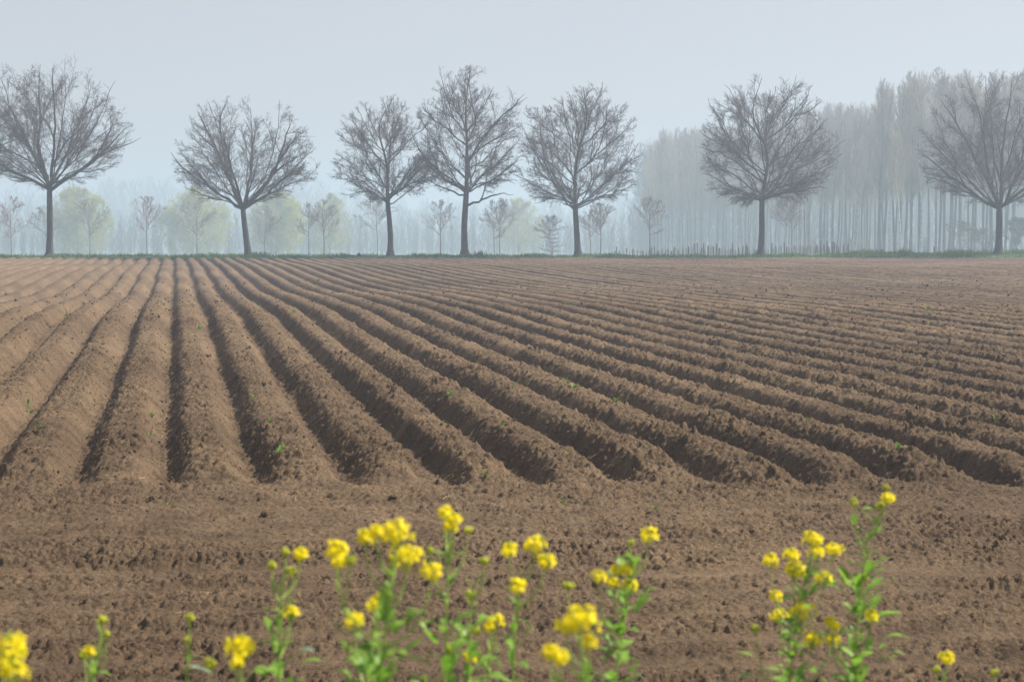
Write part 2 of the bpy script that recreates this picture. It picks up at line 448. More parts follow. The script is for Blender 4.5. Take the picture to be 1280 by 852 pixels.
def oak(px, label, seed, top, fork, left, right, low, tr, dxf, style, n_low, n_up, extra=(), Y=127.0, splits=()):
    rng = np.random.default_rng(seed)
    k = Y / FPX; base = at(px, 320, Y); gz = float(meadow_z(base[0], Y)) - 0.05
    H = (320 - top) * k + 0.15; hf = (320 - fork) * k; xo = dxf * k
    Lw, Rw = (px + dxf - left) * k, (right - px - dxf) * k; zb = (320 - low) * k
    zb = zb - 22 * k; cz = zb + (H - zb) * 0.42
    env = Env(Lw * 1.02, Rw * 1.02, 0.5 * (Lw + Rw), cz, H, zb, 2.25); env.ph = seed * 1.7
    sh = np.array([xo, 0, 0])
    root = thing('bare_tree', label, 'tree', (base[0], Y, gz), 0, 'bare field-edge trees')
    # trunk, gently bent, and a leader through the crown
    pts = [[0, 0, 0], [0.3 * xo + 0.05 * rng.standard_normal(), 0, hf * 0.45], [xo, 0, hf]]
    if style == 'leader':
        pts += [[xo + 0.15 * rng.standard_normal(), 0.1, hf + (H - hf) * 0.35], [xo + 0.4 * rng.standard_normal(), -0.1, hf + (H - hf) * 0.7], [xo + 0.6 * rng.standard_normal(), 0.1, H * 0.97]]
    n = 22 if style == 'leader' else 12
    TP = path(pts, n)
    tz = TP[:, 2]
    TR = np.where(tz < hf, tr * (1 - 0.22 * tz / hf), tr * 0.60 * np.maximum(1 - (tz - hf) / (H - hf + 0.01), 0.02) ** 1.25 + 0.012)
    TR = TR + tr * 0.75 * np.exp(-tz / 0.28)
    mb = MB(); mb.tubes(TP[None], TR[None], 10)
    link('trunk', mb.mesh('trunk', M_BARK), root)
    def lp(z):  # where the stem is at this height
        return np.array([np.interp(z, tz, TP[:, 0]), np.interp(z, tz, TP[:, 1]), z])
    st, en, r0 = [], [], []
    N = n_low + n_up; top_s = hf + 0.46 * (H - hf) if style == 'leader' else hf + 0.12 * (H - hf)
    def env_point(d):
        o = np.array([[0, 0, cz]]); return o[0] + d * env.dist(o, np.array([d]), 160)[0] + sh
    for i in range(N):                # limb ends spread evenly over the outline of the crown
        q = (i + 0.5) / N; cth = 0.95 - 1.62 * q; az = 2.39996 * i + seed + rng.uniform(-.25, .25)
        sth = sqrt(max(1 - cth * cth, 0)); e = env_point(np.array([cos(az) * sth, sin(az) * sth, cth]))
        e = e * 1.0; hd = np.hypot(e[0] - xo, e[1])
        z = e[2] - hd * tan(radians(rng.uniform(24, 54))) - 0.3
        z = min(max(z, hf - 0.25 + 0.5 * rng.random()), top_s)
        st.append(lp(min(z, tz[-1]))); en.append(e); r0.append(tr * rng.uniform(0.17, 0.29) * (0.6 + 0.4 * (1 - (z - hf) / (H - hf))))
    for z, azd, eld, rr, *mn in splits:    # the large forks seen in the photo
        p = lp(min(z, tz[-1])); a, e = radians(azd), radians(eld); d = np.array([[cos(a) * cos(e), sin(a) * cos(e), sin(e)]])
        st.append(p); en.append(p + d[0] * max(env.dist((p - sh)[None], d, 160)[0] * 0.97, mn[0] if mn else 1.0)); r0.append(tr * rr)
    st, en, r0 = np.array(st), np.array(en), np.array(r0)
    t = np.linspace(0, 1, 13)[None, :, None]; ch = en - st; Lc = np.linalg.norm(ch, axis=1, keepdims=True)
    steep = (ch[:, 2:3] / Lc)
    ctl = st + ch * 0.48 + np.concatenate([np.zeros_like(Lc), np.zeros_like(Lc), Lc * (0.20 - 0.30 * steep)], 1)
    ctl = ctl + rng.standard_normal(ctl.shape) * Lc * 0.05
    hx = np.array([1.0, 1.0, 0.0]); ctl = ctl + ch * hx * np.maximum(steep, 0) * 0.16
    P1 = (1 - t) ** 2 * st[:, None] + 2 * t * (1 - t) * ctl[:, None] + t * t * en[:, None]
    wgl = np.cumsum(rng.standard_normal(P1.shape), axis=1) * 0.065; wgl -= wgl[:, :1]; P1 = P1 + wgl
    R1 = taper(r0, 13, 0.012, 0.85)
    for i in range(len(P1)):
        m2 = MB(); m2.tubes(P1[i:i + 1], R1[i:i + 1], 7); link('limb', m2.mesh('limb', M_BARK), root)
    if style == 'leader':
        up = TP[tz >= hf * 0.98]; ups = path(up, 13); P1 = np.concatenate([P1, ups[None]]); R1 = np.concatenate([R1, np.interp(ups[:, 2], tz, TR)[None]])
    sub = Env(env.L, env.R, env.D, env.cz, env.top, env.bot, env.p)
    class Sh:  # the outline, moved to the top of a leaning trunk
        def dist(s, P, d, n=30, mx=None): return env.dist(P - sh, d, n, mx)
    se = Sh(); ctr = np.array([xo, 0, hf + 0.15 * (H - hf)])
    cm = MB()
    # limbs fork again and again on their way out
    a, b, c, d = kids(P1, R1, 2, 0.16, 0.62, 0.50, 0.95, se, rng, 0.78, 0.10, 0.25, ctr, 0.6, sd=0.14, taper=0.75)
    Pf = grow(a, b, c, 13, rng, 0.20, 0.12); Rf = taper(d, 13, 0.010)
    cm.tubes(Pf, Rf, 6); P1 = np.concatenate([P1, Pf]); R1 = np.concatenate([R1, Rf])
    a, b, c, d = kids(P1, R1, 7, 0.15, 0.98, 0.78, 0.46, se, rng, 0.5, 0.08, 0.30, ctr, 0.3, sd=0.2)
    P2 = grow(a, b, c, 9, rng, 0.30, 0.08); R2 = taper(np.minimum(d, 0.027), 9, 0.0055)
    cm.tubes(P2, R2, 5)
    # short shoots straight off the limbs
    a, b, c, d = kids(P1, R1, 4, 0.12, 0.98, 0.9, 0.18, se, rng, 0.4, 0.10, 0.2, ctr, 0.2)
    Px = grow(a, b, c, 7, rng, 0.3, 0.15); Rx = taper(np.minimum(d, 0.014), 7, 0.005)
    cm.tubes(Px, Rx, 4)
    a, b, c, d = kids(P2, R2, 9, 0.12, 1.0, 0.80, 0.48, se, rng, 0.6, 0.10, 0.30, ctr, 0.2, sd=0.2)
    P3 = grow(a, b, c, 7, rng, 0.32, 0.12); R3 = taper(np.minimum(d, 0.012), 7, 0.0045)
    cm.tubes(P3, R3, 4)
    P3 = np.concatenate([P3, Px]); R3 = np.concatenate([R3, Rx])
    a, b, c, d = kids(P3, R3, 6, 0.15, 1.0, 0.78, 0.52, se, rng, 0.6, 0.08, 0.25, ctr, 0.12, sd=0.22)
    P4 = grow(a, b, c, 5, rng, 0.36, 0.10); R4 = taper(np.clip(d, 0.005, 0.0075), 5, 0.0038)
    cm.tubes(P4, R4, 3)
    a, b, c, d = kids(P4, R4, 3, 0.15, 1.0, 0.72, 0.62, se, rng, 0.6, 0.08, 0.2, ctr, 0.08, sd=0.22)
    P5 = grow(a, b, c, 4, rng, 0.36, 0.10); R5 = taper(np.full(len(c), 0.0037), 4, 0.0029)
    cm.tubes(P5, R5, 3)
    link('crown', cm.mesh('crown', M_TWIG), root)
    return root

oak(-78, 'bare tree whose trunk is cut off by the left border, only its twigs showing', 3, 75, 235, -170, 34, 215, 0.25, 0, 'fan', 10, 12)
oak(62, 'tall bare tree nearest the left border with fan-shaped crown on a slim straight trunk', 14, 64, 232, -22, 164, 214, 0.225, 1, 'fan', 6, 6,
    splits=((4.5, 170, 32, 0.55), (4.4, 5, 38, 0.6), (4.6, 120, 72, 0.6), (4.6, -70, 66, 0.55), (4.6, 60, 58, 0.5), (4.6, 150, 60, 0.5)))
oak(311, 'low broad bare tree whose crooked trunk forks in two just above head height', 22, 119, 258, 216, 398, 232, 0.22, -7, 'fan', 5, 5,
    splits=((3.2, 160, 62, 0.74), (3.2, 8, 58, 0.74), (3.2, 70, 78, 0.42), (3.1, -100, 52, 0.5), (3.2, 100, 45, 0.45), (3.2, 205, 38, 0.4), (3.2, -20, 32, 0.42)))
oak(488, 'small round-crowned bare tree with straight stem, left neighbour of the tallest-crowned forked one', 37, 118, 252, 412, 552, 236, 0.20, -3, 'leader', 11, 13)
oak(581, 'slender bare tree with one long low branch reaching to the right', 41, 81, 238, 517, 657, 222, 0.235, 2, 'leader', 10, 13,
    splits=((3.35, 3, 19, 0.36, 3.3), (4.3, 172, 46, 0.5)))
oak(723, 'bare tree with domed crown just left of the picket fence', 56, 104, 256, 640, 806, 238, 0.22, -4, 'leader', 12, 14)
oak(951, 'symmetrical bare tree standing alone in front of the picket fence', 63, 93, 250, 872, 1048, 240, 0.215, 1, 'leader', 13, 14,
    splits=((3.75, 185, -8, 0.28), (3.8, 215, 0, 0.26), (3.8, 10, 12, 0.33)))
oak(1248, 'dark spreading bare tree at the right border before the poplars', 77, 82, 262, 1146, 1345, 240, 0.24, 0, 'fan', 6, 6,
    splits=((3.1, 168, 36, 0.55), (3.1, 20, 40, 0.55), (3.2, 135, 60, 0.6), (3.2, 60, 72, 0.6), (3.2, -60, 60, 0.5)))

def small_tree(rng, H, W, hb, tr, twig, bark, dens=1.0, leaf=None, leafn=0, leafs=0.06, forks=7):
    """meshes of a young tree: trunk, crown and, where it has them, leaves"""
    env = Env(W / 2, W / 2, W / 2, hb + (H - hb) * 0.42, H, hb - 0.2, 2.0)
    TP = path([[0, 0, 0], [0.05 * rng.standard_normal(), 0, H * 0.3], [0.10 * rng.standard_normal(), 0.05, H * 0.65], [0.1 * rng.standard_normal(), 0, H * 0.97]], 14)
    TR = tr * np.maximum(1 - TP[:, 2] / H, 0.03) ** 0.8 + tr * 0.4 * np.exp(-TP[:, 2] / 0.15)
    mb = MB(); mb.tubes(TP[None], TR[None], 7)
    tm = mb.mesh('trunk', bark)
    P0 = path(TP[TP[:, 2] > hb * 0.95], 10)[None]; R0 = np.interp(P0[0, :, 2], TP[:, 2], TR)[None]
    ctr = np.array([0, 0, hb + 0.1 * (H - hb)])
    cm = MB()
    a, b, c, d = kids(P0, R0, int(17 * dens), 0.0, 0.95, 1.0, 0.95, env, rng, 0.6, 0.10, 0.1, ctr, 0.2, taper=0.25)
    P1 = grow(a, b, c, 7, rng, 0.2, 0.15); R1 = taper(d, 7, 0.010); cm.tubes(P1, R1, 4)
    a, b, c, d = kids(P1, R1, int(8 * dens), 0.12, 1, 0.8, 0.5, env, rng, 0.6, 0.15, 0.2, ctr, 0.12)
    P2 = grow(a, b, c, 5, rng, 0.25, 0.25); R2 = taper(np.clip(d, 0.010, 0.02), 5, 0.009); cm.tubes(P2, R2, 3)
    a, b, c, d = kids(P2, R2, int(6 * dens), 0.12, 1, 0.62, 0.6, env, rng, 0.6, 0.15, 0.2, ctr, 0.08)
    P3 = grow(a, b, c, 4, rng, 0.3, 0.2); R3 = taper(np.full(len(c), 0.010), 4, 0.008); cm.tubes(P3, R3, 3)
    cmesh = cm.mesh('crown', twig)
    lm = None
    if leaf:
        src = np.concatenate([P3[:, 1:].reshape(-1, 3), P2[:, 2:].reshape(-1, 3)])
        if H > 5:                           # round heads that reach the ground
            d = unit(rng.standard_normal((len(src), 3))); rr = rng.random((len(src), 1)) ** 0.45
            bl = d * rr * np.array([W * .5, W * .5, H * .5]) + np.array([0, 0, H * .48])
            kp = (fbm(bl[:, 0] + 9, bl[:, 2] + bl[:, 1] * .7, 2.2, 3, int(W * 97)) + 0.25) > rng.random(len(bl)) * .5 - .1
            src = np.concatenate([src[::2], bl[kp]])
        src = src[rng.integers(0, len(src), leafn)] + rng.standard_normal((leafn, 3)) * (0.25 if H > 5 else 0.12)
        lm = leaf_cloud(src, rng, leafs, leaf)
    return tm, cmesh, lm

def leaf_cloud(src, rng, s, mat):
    n = len(src); a = unit(rng.standard_normal((n, 3))); b = unit(np.cross(a, rng.standard_normal((n, 3))))
    sz = s * rng.uniform(0.6, 1.4, (n, 1))
    V = np.stack([src - a * sz, src + b * sz * 0.5, src + a * sz, src - b * sz * 0.5], 1)
    return mesh_np('foliage', V, np.arange(4 * n).reshape(-1, 4), None, mat)

def put_tree(name, label, cat, px, top, Y, W, hb_frac, tr, seed, twig, bark, dens=1.0, group=None, **kw):
    rng = np.random.default_rng(seed); p = at(px, 320, Y); gz = float(meadow_z(p[0], Y)) - 0.05
    zt = at(px, top, Y)[2]; H = zt - gz; W = W * Y / FPX
    tm, cm, lm = small_tree(rng, H, W, H * hb_frac, tr, twig, bark, dens, **kw)
    r = thing(name, label, cat, (p[0], Y, gz), 0, group)
    link('trunk', tm, r); link('crown', cm, r)
    if lm: link('foliage', lm, r)
    return r

YG = 'young trees behind the field edge'
young = [  # px, top, Y, crown width px, trunk bare fraction, radius, twig, label
    (14, 248, 215, 40, 0.42, 0.06, M_RTWIG, 'faint pinkish young tree at the left border'),
    (57, 252, 225, 44, 0.40, 0.06, M_YTWIG, 'faint young tree almost hidden by the leftmost tall trunk'),
    (112, 250, 222, 58, 0.30, 0.07, M_YTWIG, 'bare young tree in front of the leftmost pale green willow'),
    (184, 247, 200, 48, 0.40, 0.075, M_RTWIG, 'reddish round-headed young tree between two pale green willows'),
    (246, 248, 222, 52, 0.34, 0.07, M_YTWIG, 'bare young tree in front of the middle pale green willow'),
    (331, 250, 222, 48, 0.34, 0.06, M_YTWIG, 'bare young tree just right of the forked crooked trunk'),
    (386, 246, 235, 34, 0.40, 0.10, M_YTWIG, 'young tree with thick pale trunk right of the yellowish willow'),
    (405, 246, 215, 46, 0.38, 0.075, M_YTWIG, 'bare young tree with vase-shaped crown right of a thick pale trunk'),
    (472, 246, 195, 56, 0.42, 0.06, M_YTWIG, 'thin young tree behind the small round-crowned bare tree'),
    (551, 246, 195, 50, 0.42, 0.085, M_YTWIG, 'young tree with spreading crown left of the slender bare tree'),
    (618, 250, 200, 44, 0.42, 0.06, M_YTWIG, 'left one of a close pair of thin young trees'),
    (625, 246, 200, 44, 0.42, 0.06, M_YTWIG, 'right one of a close pair of thin young trees'),
    (689, 262, 190, 48, 0.40, 0.05, M_YTWIG, 'thin young tree rising behind the small conifer'),
    (738, 262, 195, 40, 0.40, 0.06, M_YTWIG, 'thin young tree close behind the domed bare tree'),
    (750, 250, 185, 56, 0.42, 0.075, M_YTWIG, 'young tree with dense crown right of the domed bare tree'),
    (812, 248, 190, 44, 0.46, 0.075, M_YTWIG, 'round-headed young tree alone behind the left end of the picket fence'),
    (981, 250, 190, 44, 0.42, 0.06, M_YTWIG, 'thinner young tree behind the symmetrical bare tree'),
    (990, 246, 195, 54, 0.42, 0.085, M_YTWIG, 'thicker young tree right behind the symmetrical bare tree'),
]
for i, (px, top, Y, W, hb, tr, tw, lab) in enumerate(young):
    vr = np.random.default_rng(900 + i)
    put_tree('young_tree', lab, 'young tree', px, top + vr.uniform(-5, 6), Y * vr.uniform(1.0, 1.18), W * vr.uniform(0.95, 1.35), hb * vr.uniform(0.65, 1.0), tr, 200 + i, tw, M_YBARK, 1.0, YG)

WG = 'pale green willows in the haze'
for i, (px, top, Y, W, n, lab) in enumerate((
        (98, 228, 400, 96, 15000, 'leftmost pale green willow in the haze behind a tall trunk'),
        (246, 228, 410, 100, 15000, 'broad pale green willow left of the crooked forked trunk'),
        (346, 234, 390, 84, 13000, 'yellowish willow right of the crooked forked trunk'),
        (412, 236, 430, 60, 5000, 'thin pale willow behind the vase-shaped young tree'),
        (648, 242, 440, 74, 4500, 'faint greenish willow between two tall bare trees'))):
    put_tree('willow_tree', lab, 'willow', px, top + 6, Y, W * 0.92, 0.05, 0.16, 300 + i, M_YTWIG, M_YBARK, 1.25, WG, leaf=M_WILLOW, leafn=int(n * 1.7), leafs=0.17)

# shrubs of the undergrowth at the right
for i, (px, top, Y, W, n, lab) in enumerate((
        (1200, 276, 245, 62, 1500, 'dark leafing shrub left of the right border tree'),
        (1232, 284, 245, 40, 900, 'low dark shrub close to the right border trunk'),
        (1270, 272, 240, 46, 3500, 'dense green shrub right of the right border trunk'))):
    put_tree('shrub', lab, 'shrub', px, top, Y, W, 0.12, 0.06, 340 + i, M_YTWIG, M_YBARK, 0.9, 'shrubs before the poplar wood', leaf=M_SHRUB, leafn=n, leafs=0.09)

# small conifer
def conifer():
    Y = 225.0; p = at(690, 320, Y); gz = float(meadow_z(p[0], Y)) - 0.03; H = at(690, 284, Y)[2] - gz
    rng = np.random.default_rng(44)
    r = thing('conifer_sapling', 'small dark conifer with level branches left of the domed bare tree', 'conifer', (p[0], Y, gz))
    mb = MB(); TP = path([[0, 0, 0], [0.03, 0, H * 0.5], [0, 0, H]], 8); mb.tubes(TP[None], (0.05 * (1 - np.linspace(0, 0.95, 8)))[None], 6)
    link('trunk', mb.mesh('trunk', M_BARK), r)
    st, dr, ln = [], [], []
    for k in range(7):
        z = 0.30 + (H - 0.5) * k / 6.5; L = (1.75 - 0.9 * k / 6) * rng.uniform(0.8, 1.1)
        for j in range(6):
            a = 2 * pi * (j + rng.random() * 0.5) / 6 + k; st.append([0, 0, z]); dr.append([cos(a), sin(a), 0.12]); ln.append(L * rng.uniform(0.75, 1.1))
    P = grow(np.array(st), np.array(dr), np.array(ln), 7, rng, 0.12, 0.12); cm = MB(); cm.tubes(P, taper(np.full(len(P), 0.022), 7, 0.010), 4)
    R = taper(np.full(len(P), 0.022), 7, 0.010)
    a, b, c, d = kids(P, R, 9, 0.2, 1, 0.8, 0.28, None, rng, 0.7, 0.05, 0, None, 0.05)
    Q = grow(a, b, c, 4, rng, 0.2, 0.2); cm.tubes(Q, taper(np.full(len(Q), 0.016), 4, 0.012), 3)
    link('crown', cm.mesh('crown', M_YBARK), r)
conifer()

# poplars of the wood
def poplar_meshes(seed, H, bark, twig_r=0.02, dens=1.0, W=5.2, bare=0.36):
    rng = np.random.default_rng(seed)
    env = Env(W / 2, W / 2, W / 2, H * 0.58, H, H * bare, 1.9)
    TP = path([[0, 0, 0], [0.3 * rng.standard_normal(), 0.2, H * 0.35], [0.7 * rng.standard_normal(), 0, H * 0.7], [0.9 * rng.standard_normal(), 0, H * 0.99]], 16)
    TR = 0.19 * np.maximum(1 - TP[:, 2] / H, 0.04) ** 0.75 + 0.08 * np.exp(-TP[:, 2] / 0.3)
    mb = MB(); mb.tubes(TP[None], TR[None], 7); tm = mb.mesh('trunk', bark)
    P0 = path(TP[TP[:, 2] > H * bare * 0.9], 14)[None]; R0 = np.interp(P0[0, :, 2], TP[:, 2], TR)[None]
    cm = MB(); ctr = np.array([0, 0, H * 0.3])
    a, b, c, d = kids(P0, R0, int(34 * dens), 0.0, 0.97, 0.62, 0.36, env, rng, 0.45, 0.35, 0.0, ctr, 0.4, taper=0.35)
    P1 = grow(a, b, c, 8, rng, 0.14, 0.5); R1 = taper(d, 8, twig_r); cm.tubes(P1, R1, 4)
    a, b, c, d = kids(P1, R1, int(7 * dens), 0.15, 1, 0.5, 0.42, env, rng, 0.6, 0.3, 0.1, ctr, 0.25)
    P2 = grow(a, b, c, 5, rng, 0.2, 0.35); R2 = taper(np.clip(d, twig_r, 0.035), 5, twig_r * 0.8); cm.tubes(P2, R2, 3)
    a, b, c, d = kids(P2, R2, int(6 * dens), 0.1, 1, 0.5, 0.6, env, rng, 0.6, 0.3, 0.1, ctr, 0.15)
    P3 = grow(a, b, c, 3, rng, 0.25, 0.25); R3 = taper(np.full(len(c), twig_r), 3, twig_r * 0.7); cm.tubes(P3, R3, 3)
    return tm, cm.mesh('crown', M_PTWIG), (TP, TR, cm)

POP_H = 25.0
protos = []
for i in range(6):
    protos.append(poplar_meshes(400 + i, POP_H, M_PBARK if i < 5 else M_BIRCH, 0.011, 1.35, 6.0, 0.24 + 0.03 * i)[:2])

PG = 'bare poplars of the hazy wood'
wood_rng = np.random.default_rng(77)
def put_poplar(px, Y, top, label, pi_=None, name='poplar_tree', cat='poplar'):
    p = at(px, 320, Y); gz = float(meadow_z(p[0], Y)) - 0.1; H = at(px, top, Y)[2] - gz
    k = int(wood_rng.integers(0, 5)) if pi_ is None else pi_
    r = thing(name, label, cat, (p[0], Y, gz), wood_rng.uniform(0, 2 * pi), PG if cat == 'poplar' else 'pale birch trunks of the hazy wood')
    r.rotation_euler = (wood_rng.normal(0, .018), wood_rng.normal(0, .018), r.rotation_euler[2]); s = H / POP_H; r.scale = (s * wood_rng.uniform(0.75, 1.15), s * wood_rng.uniform(0.75, 1.15), s)
    link('trunk', protos[k][0], r); link('crown', protos[k][1], r)

LA = 'tall buff-topped poplar in the high right part of the hazy wood'
LB = 'bare poplar in the middle stretch of the wood, right of the symmetrical tree'
LC = 'faint blue-grey poplar in the far low part of the wood behind the symmetrical tree'
for px in np.linspace(1096, 1300, 24):
    for row in range(2):
        x = px + wood_rng.uniform(-7, 7) + row * 5
        put_poplar(x, 262 + row * 20 + wood_rng.uniform(-7, 7), float(np.interp(x, [1095, 1130, 1180, 1230, 1300], [104, 84, 82, 96, 72])) + wood_rng.uniform(-5, 16), LA)
for px in np.linspace(1006, 1096, 11):
    for row in range(3):
        x = px + wood_rng.uniform(-5, 5)
        put_poplar(x, 300 + row * 22 + wood_rng.uniform(-8, 8), 128 + wood_rng.uniform(-4, 12), LB)
for px in np.linspace(813, 1008, 32):
    for row in range(2):
        x = px + wood_rng.uniform(-4, 4)
        put_poplar(x, 385 + row * 25 + wood_rng.uniform(-10, 10), float(np.interp(x, [810, 835, 1010], [172, 155, 150])) + wood_rng.uniform(-3, 12), LC)
for px, Y in ((1112, 250), (1127, 246), (1150, 250), (1205, 252), (1068, 285)):
    put_poplar(px, Y, 150 + wood_rng.uniform(-10, 25), 'pale-stemmed birch among the dark poplar trunks at the edge of the wood', 5, 'birch_tree', 'birch')

# far wood, one mass in the haze
def far_wood():
    rng = np.random.default_rng(9); mb = MB()
    lib = [poplar_meshes(450 + i, POP_H, M_FAR, 0.045, 0.8, 9.0, 0.03)[2] for i in range(3)]
    spots = []
    for px in np.arange(-60, 480, 4.5): spots.append((px + rng.uniform(-4, 4), rng.uniform(950, 1200), np.interp(px, [-60, 60, 200, 300, 380, 480], [240, 232, 214, 240, 222, 244]) + rng.uniform(-6, 18)))
    for px in np.arange(-60, 830, 4.5): spots.append((px + rng.uniform(-4, 4), rng.uniform(760, 900), rng.uniform(252, 282)))
    for px in np.arange(470, 830, 4.5): spots.append((px + rng.uniform(-4, 4), rng.uniform(950, 1200), 250 + rng.uniform(-6, 14) - (px > 740) * 14))
    for px in np.arange(800, 1340, 4.0): spots.append((px + rng.uniform(-4, 4), rng.uniform(470, 560), np.interp(px, [800, 1010, 1100, 1300], [170, 165, 150, 140]) + rng.uniform(0, 20)))
    for px in np.arange(-60, 1340, 4.0): spots.append((px + rng.uniform(-4, 4), rng.uniform(460, 640), rng.uniform(284, 300)))
    for px in np.arange(800, 1340, 4.0): spots.append((px + rng.uniform(-4, 4), rng.uniform(430, 520), rng.uniform(262, 292)))
    for px in np.arange(-60, 830, 5.0): spots.append((px + rng.uniform(-5, 5), rng.uniform(480, 600), 272 + 12 * vnoise(np.array([px / 60.0]), np.array([0.5]), 3)[0] + rng.uniform(-8, 14)))
    for px in np.arange(1000, 1340, 5.0): spots.append((px + rng.uniform(-5, 5), rng.uniform(285, 340), rng.uniform(294, 309)))
    for px, Y, top in spots:
        p = at(px, 320, Y); gz = float(meadow_z(p[0], Y)) - 0.2; s = (at(px, top, Y)[2] - gz) / POP_H
        TP, TR, cm = lib[int(rng.integers(0, 3))]
        a = rng.uniform(0, 2 * pi); c, sn = cos(a), sin(a)
        def tf(V): return np.stack([(V[:, 0] * c - V[:, 1] * sn) * s + p[0], (V[:, 0] * sn + V[:, 1] * c) * s + Y, V[:, 2] * s + gz], -1)
        V, Q = tubes(TP[None], TR[None], 5); mb.add(tf(V), Q)
        V = np.concatenate(cm.V); Q = np.concatenate(cm.Q)
        mb.add(tf(V), Q)
    tag(link('distant_wood', mb.mesh('distant_wood', M_FAR, False)), 'far bare wood fading into the blue haze', 'wood', kind='stuff')
far_wood()

# ------------------------------------------------------------------ fences
def box(mb, c, sx, sy, z0, z1, lean=(0, 0)):
    x, y = c
    V = [[x + a * sx + (lean[0] if k else 0), y + b * sy + (lean[1] if k else 0), z1 if k else z0] for k in (0, 1) for a, b in ((-1, -1), (1, -1), (1, 1), (-1, 1))]
    V.append([x + lean[0], y + lean[1], z1 + min(sx, sy) * 0.7])
    mb.add(V, [[0, 1, 5, 4], [1, 2, 6, 5], [2, 3, 7, 6], [3, 0, 4, 7]], [[4, 5, 8], [5, 6, 8], [6, 7, 8], [7, 4, 8]])

def picket_fence():
    rng = np.random.default_rng(31); Y0 = 150.0
    o = at(910, 320, Y0); r = thing('picket_fence', 'long low fence of uneven upright stakes below the wood', 'fence', (o[0], Y0, 0))
    px, n = 765.0, 0
    pts = []
    while px < 1062 and n < 98:
        Y = Y0 + 3 * sin(px * 0.01) + (2 if px < 860 else 0)
        p = at(px, 320, Y); gz = float(meadow_z(p[0], Y))
        dark = (rng.random() < 0.4) or 1030 < px < 1047
        h = rng.uniform(0.56, 0.84) * (1.0 if px > 850 else 0.8) + (0.28 if dark and rng.random() < 0.5 else 0); w = rng.uniform(0.035, 0.05) * (1.25 if dark else 1)
        mb = MB(); box(mb, (p[0] - o[0], Y - Y0), w, w, gz - 0.2, gz + h, (rng.normal(0, 0.06), rng.normal(0, 0.04)))
        link('stake', mb.mesh('stake', M_POST if dark else M_PALE, False), r)
        pts.append((p[0] - o[0], Y - Y0, gz)); n += 1
        px += rng.uniform(2.4, 4.2) * (1.0 if px < 960 else 0.9)
    for hh in (0.22, 0.42):
        mb = MB(); P = np.array([[x, y, z + hh] for x, y, z in pts]); mb.tubes(P[None], np.full((1, len(P)), 0.008), 4)
        link('wire', mb.mesh('wire', M_WIRE), r)
picket_fence()

def wire_fence():
    Y = 138.0; o = at(1180, 320, Y); r = thing('wire_fence', 'wire fence on sparse wooden posts along the green bank', 'fence', (o[0], Y, 0))
    pts = []
    for px, top in ((1075, 313), (1103, 311), (1138, 311), (1168, 308.5), (1199, 312), (1233, 311), (1270, 310)):
        p = at(px, 320, Y); gz = float(meadow_z(p[0], Y)); zt = at(px, top, Y)[2]
        mb = MB(); box(mb, (p[0] - o[0], 0), 0.055, 0.055, gz - 0.3, max(zt, gz + 0.3), (0.02 * sin(px), 0.01))
        link('post', mb.mesh('post', M_POST, False), r); pts.append((p[0] - o[0], gz))
    for hh in (0.3, 0.48):
        mb = MB(); P = np.array([[x, -0.06, z + hh] for x, z in pts]); mb.tubes(P[None], np.full((1, len(P)), 0.006), 4)
        link('wire', mb.mesh('wire', M_WIRE), r)
wire_fence()

# ------------------------------------------------------------------ grass on the bank
def blades(mb, x, y, z, h, w, rng, lean=0.35):
    n = len(x); a = rng.uniform(0, 2 * pi, n); l = rng.normal(0, lean, (n, 2)) * h[:, None]
    dx, dy = np.cos(a) * w, np.sin(a) * w
    V = np.stack([np.stack([x - dx, y - dy, z - 0.02], -1), np.stack([x + dx, y + dy, z - 0.02], -1),
                  np.stack([x + dx * .7 + l[:, 0] * .4, y + dy * .7 + l[:, 1] * .4, z + h * .6], -1), np.stack([x - dx * .7 + l[:, 0] * .4, y - dy * .7 + l[:, 1] * .4, z + h * .6], -1),
                  np.stack([x + l[:, 0], y + l[:, 1], z + h], -1)], 1)
    i = np.arange(n)[:, None] * 5
    mb.add(V, i + np.array([0, 1, 2, 3]), i + np.array([3, 2, 4]))

def bank_grass():
    rng = np.random.default_rng(12); mb = MB(); n = 42000
    x = rng.uniform(-46, 46, n); y = 124.7 + 8.0 * rng.random(n) ** 1.4
    t = sstep(-0.2, 0.6, fbm(x, y, 2.6, 3, 5))
    h = rng.uniform(0.06, 0.18, n) * (0.4 + 1.4 * t) * (1 + 0.5 * sstep(20, 23, x))
    blades(mb, x, y, meadow_z(x, y), h, rng.uniform(0.012, 0.03, n), rng)
    tag(link('bank_grass', mb.mesh('bank_grass', M_GRASS)), 'strip of green grass along the far edge of the field', 'grass', kind='stuff')
bank_grass()

def tuft(name, label, px, Y, hm, n, spread, mat, cat='weed', seed=1):
    rng = np.random.default_rng(seed); p = at(px, 320, Y); gz = float(meadow_z(p[0], Y)); mb = MB()
    blades(mb, rng.normal(0, spread, n), rng.normal(0, spread, n), np.zeros(n), rng.uniform(0.4, 1, n) * hm, np.full(n, 0.03), rng, 0.3)
    tag(link(name, mb.mesh(name, mat), None, (p[0], Y, gz)), label, cat)
tuft('weed_clump', 'dark weed clump on the bank right of the slender bare tree', 600, 127.3, 0.5, 60, 0.13, M_SHRUB, seed=3)
tuft('weed_clump', 'tiny dark weed clump on the bank left of the small round-crowned tree', 449, 127.3, 0.32, 30, 0.08, M_SHRUB, seed=4)
tuft('weed_clump', 'wide grass clump at the foot of the crooked forked trunk', 322, 126.6, 0.42, 220, 0.5, M_GRASS, seed=5)

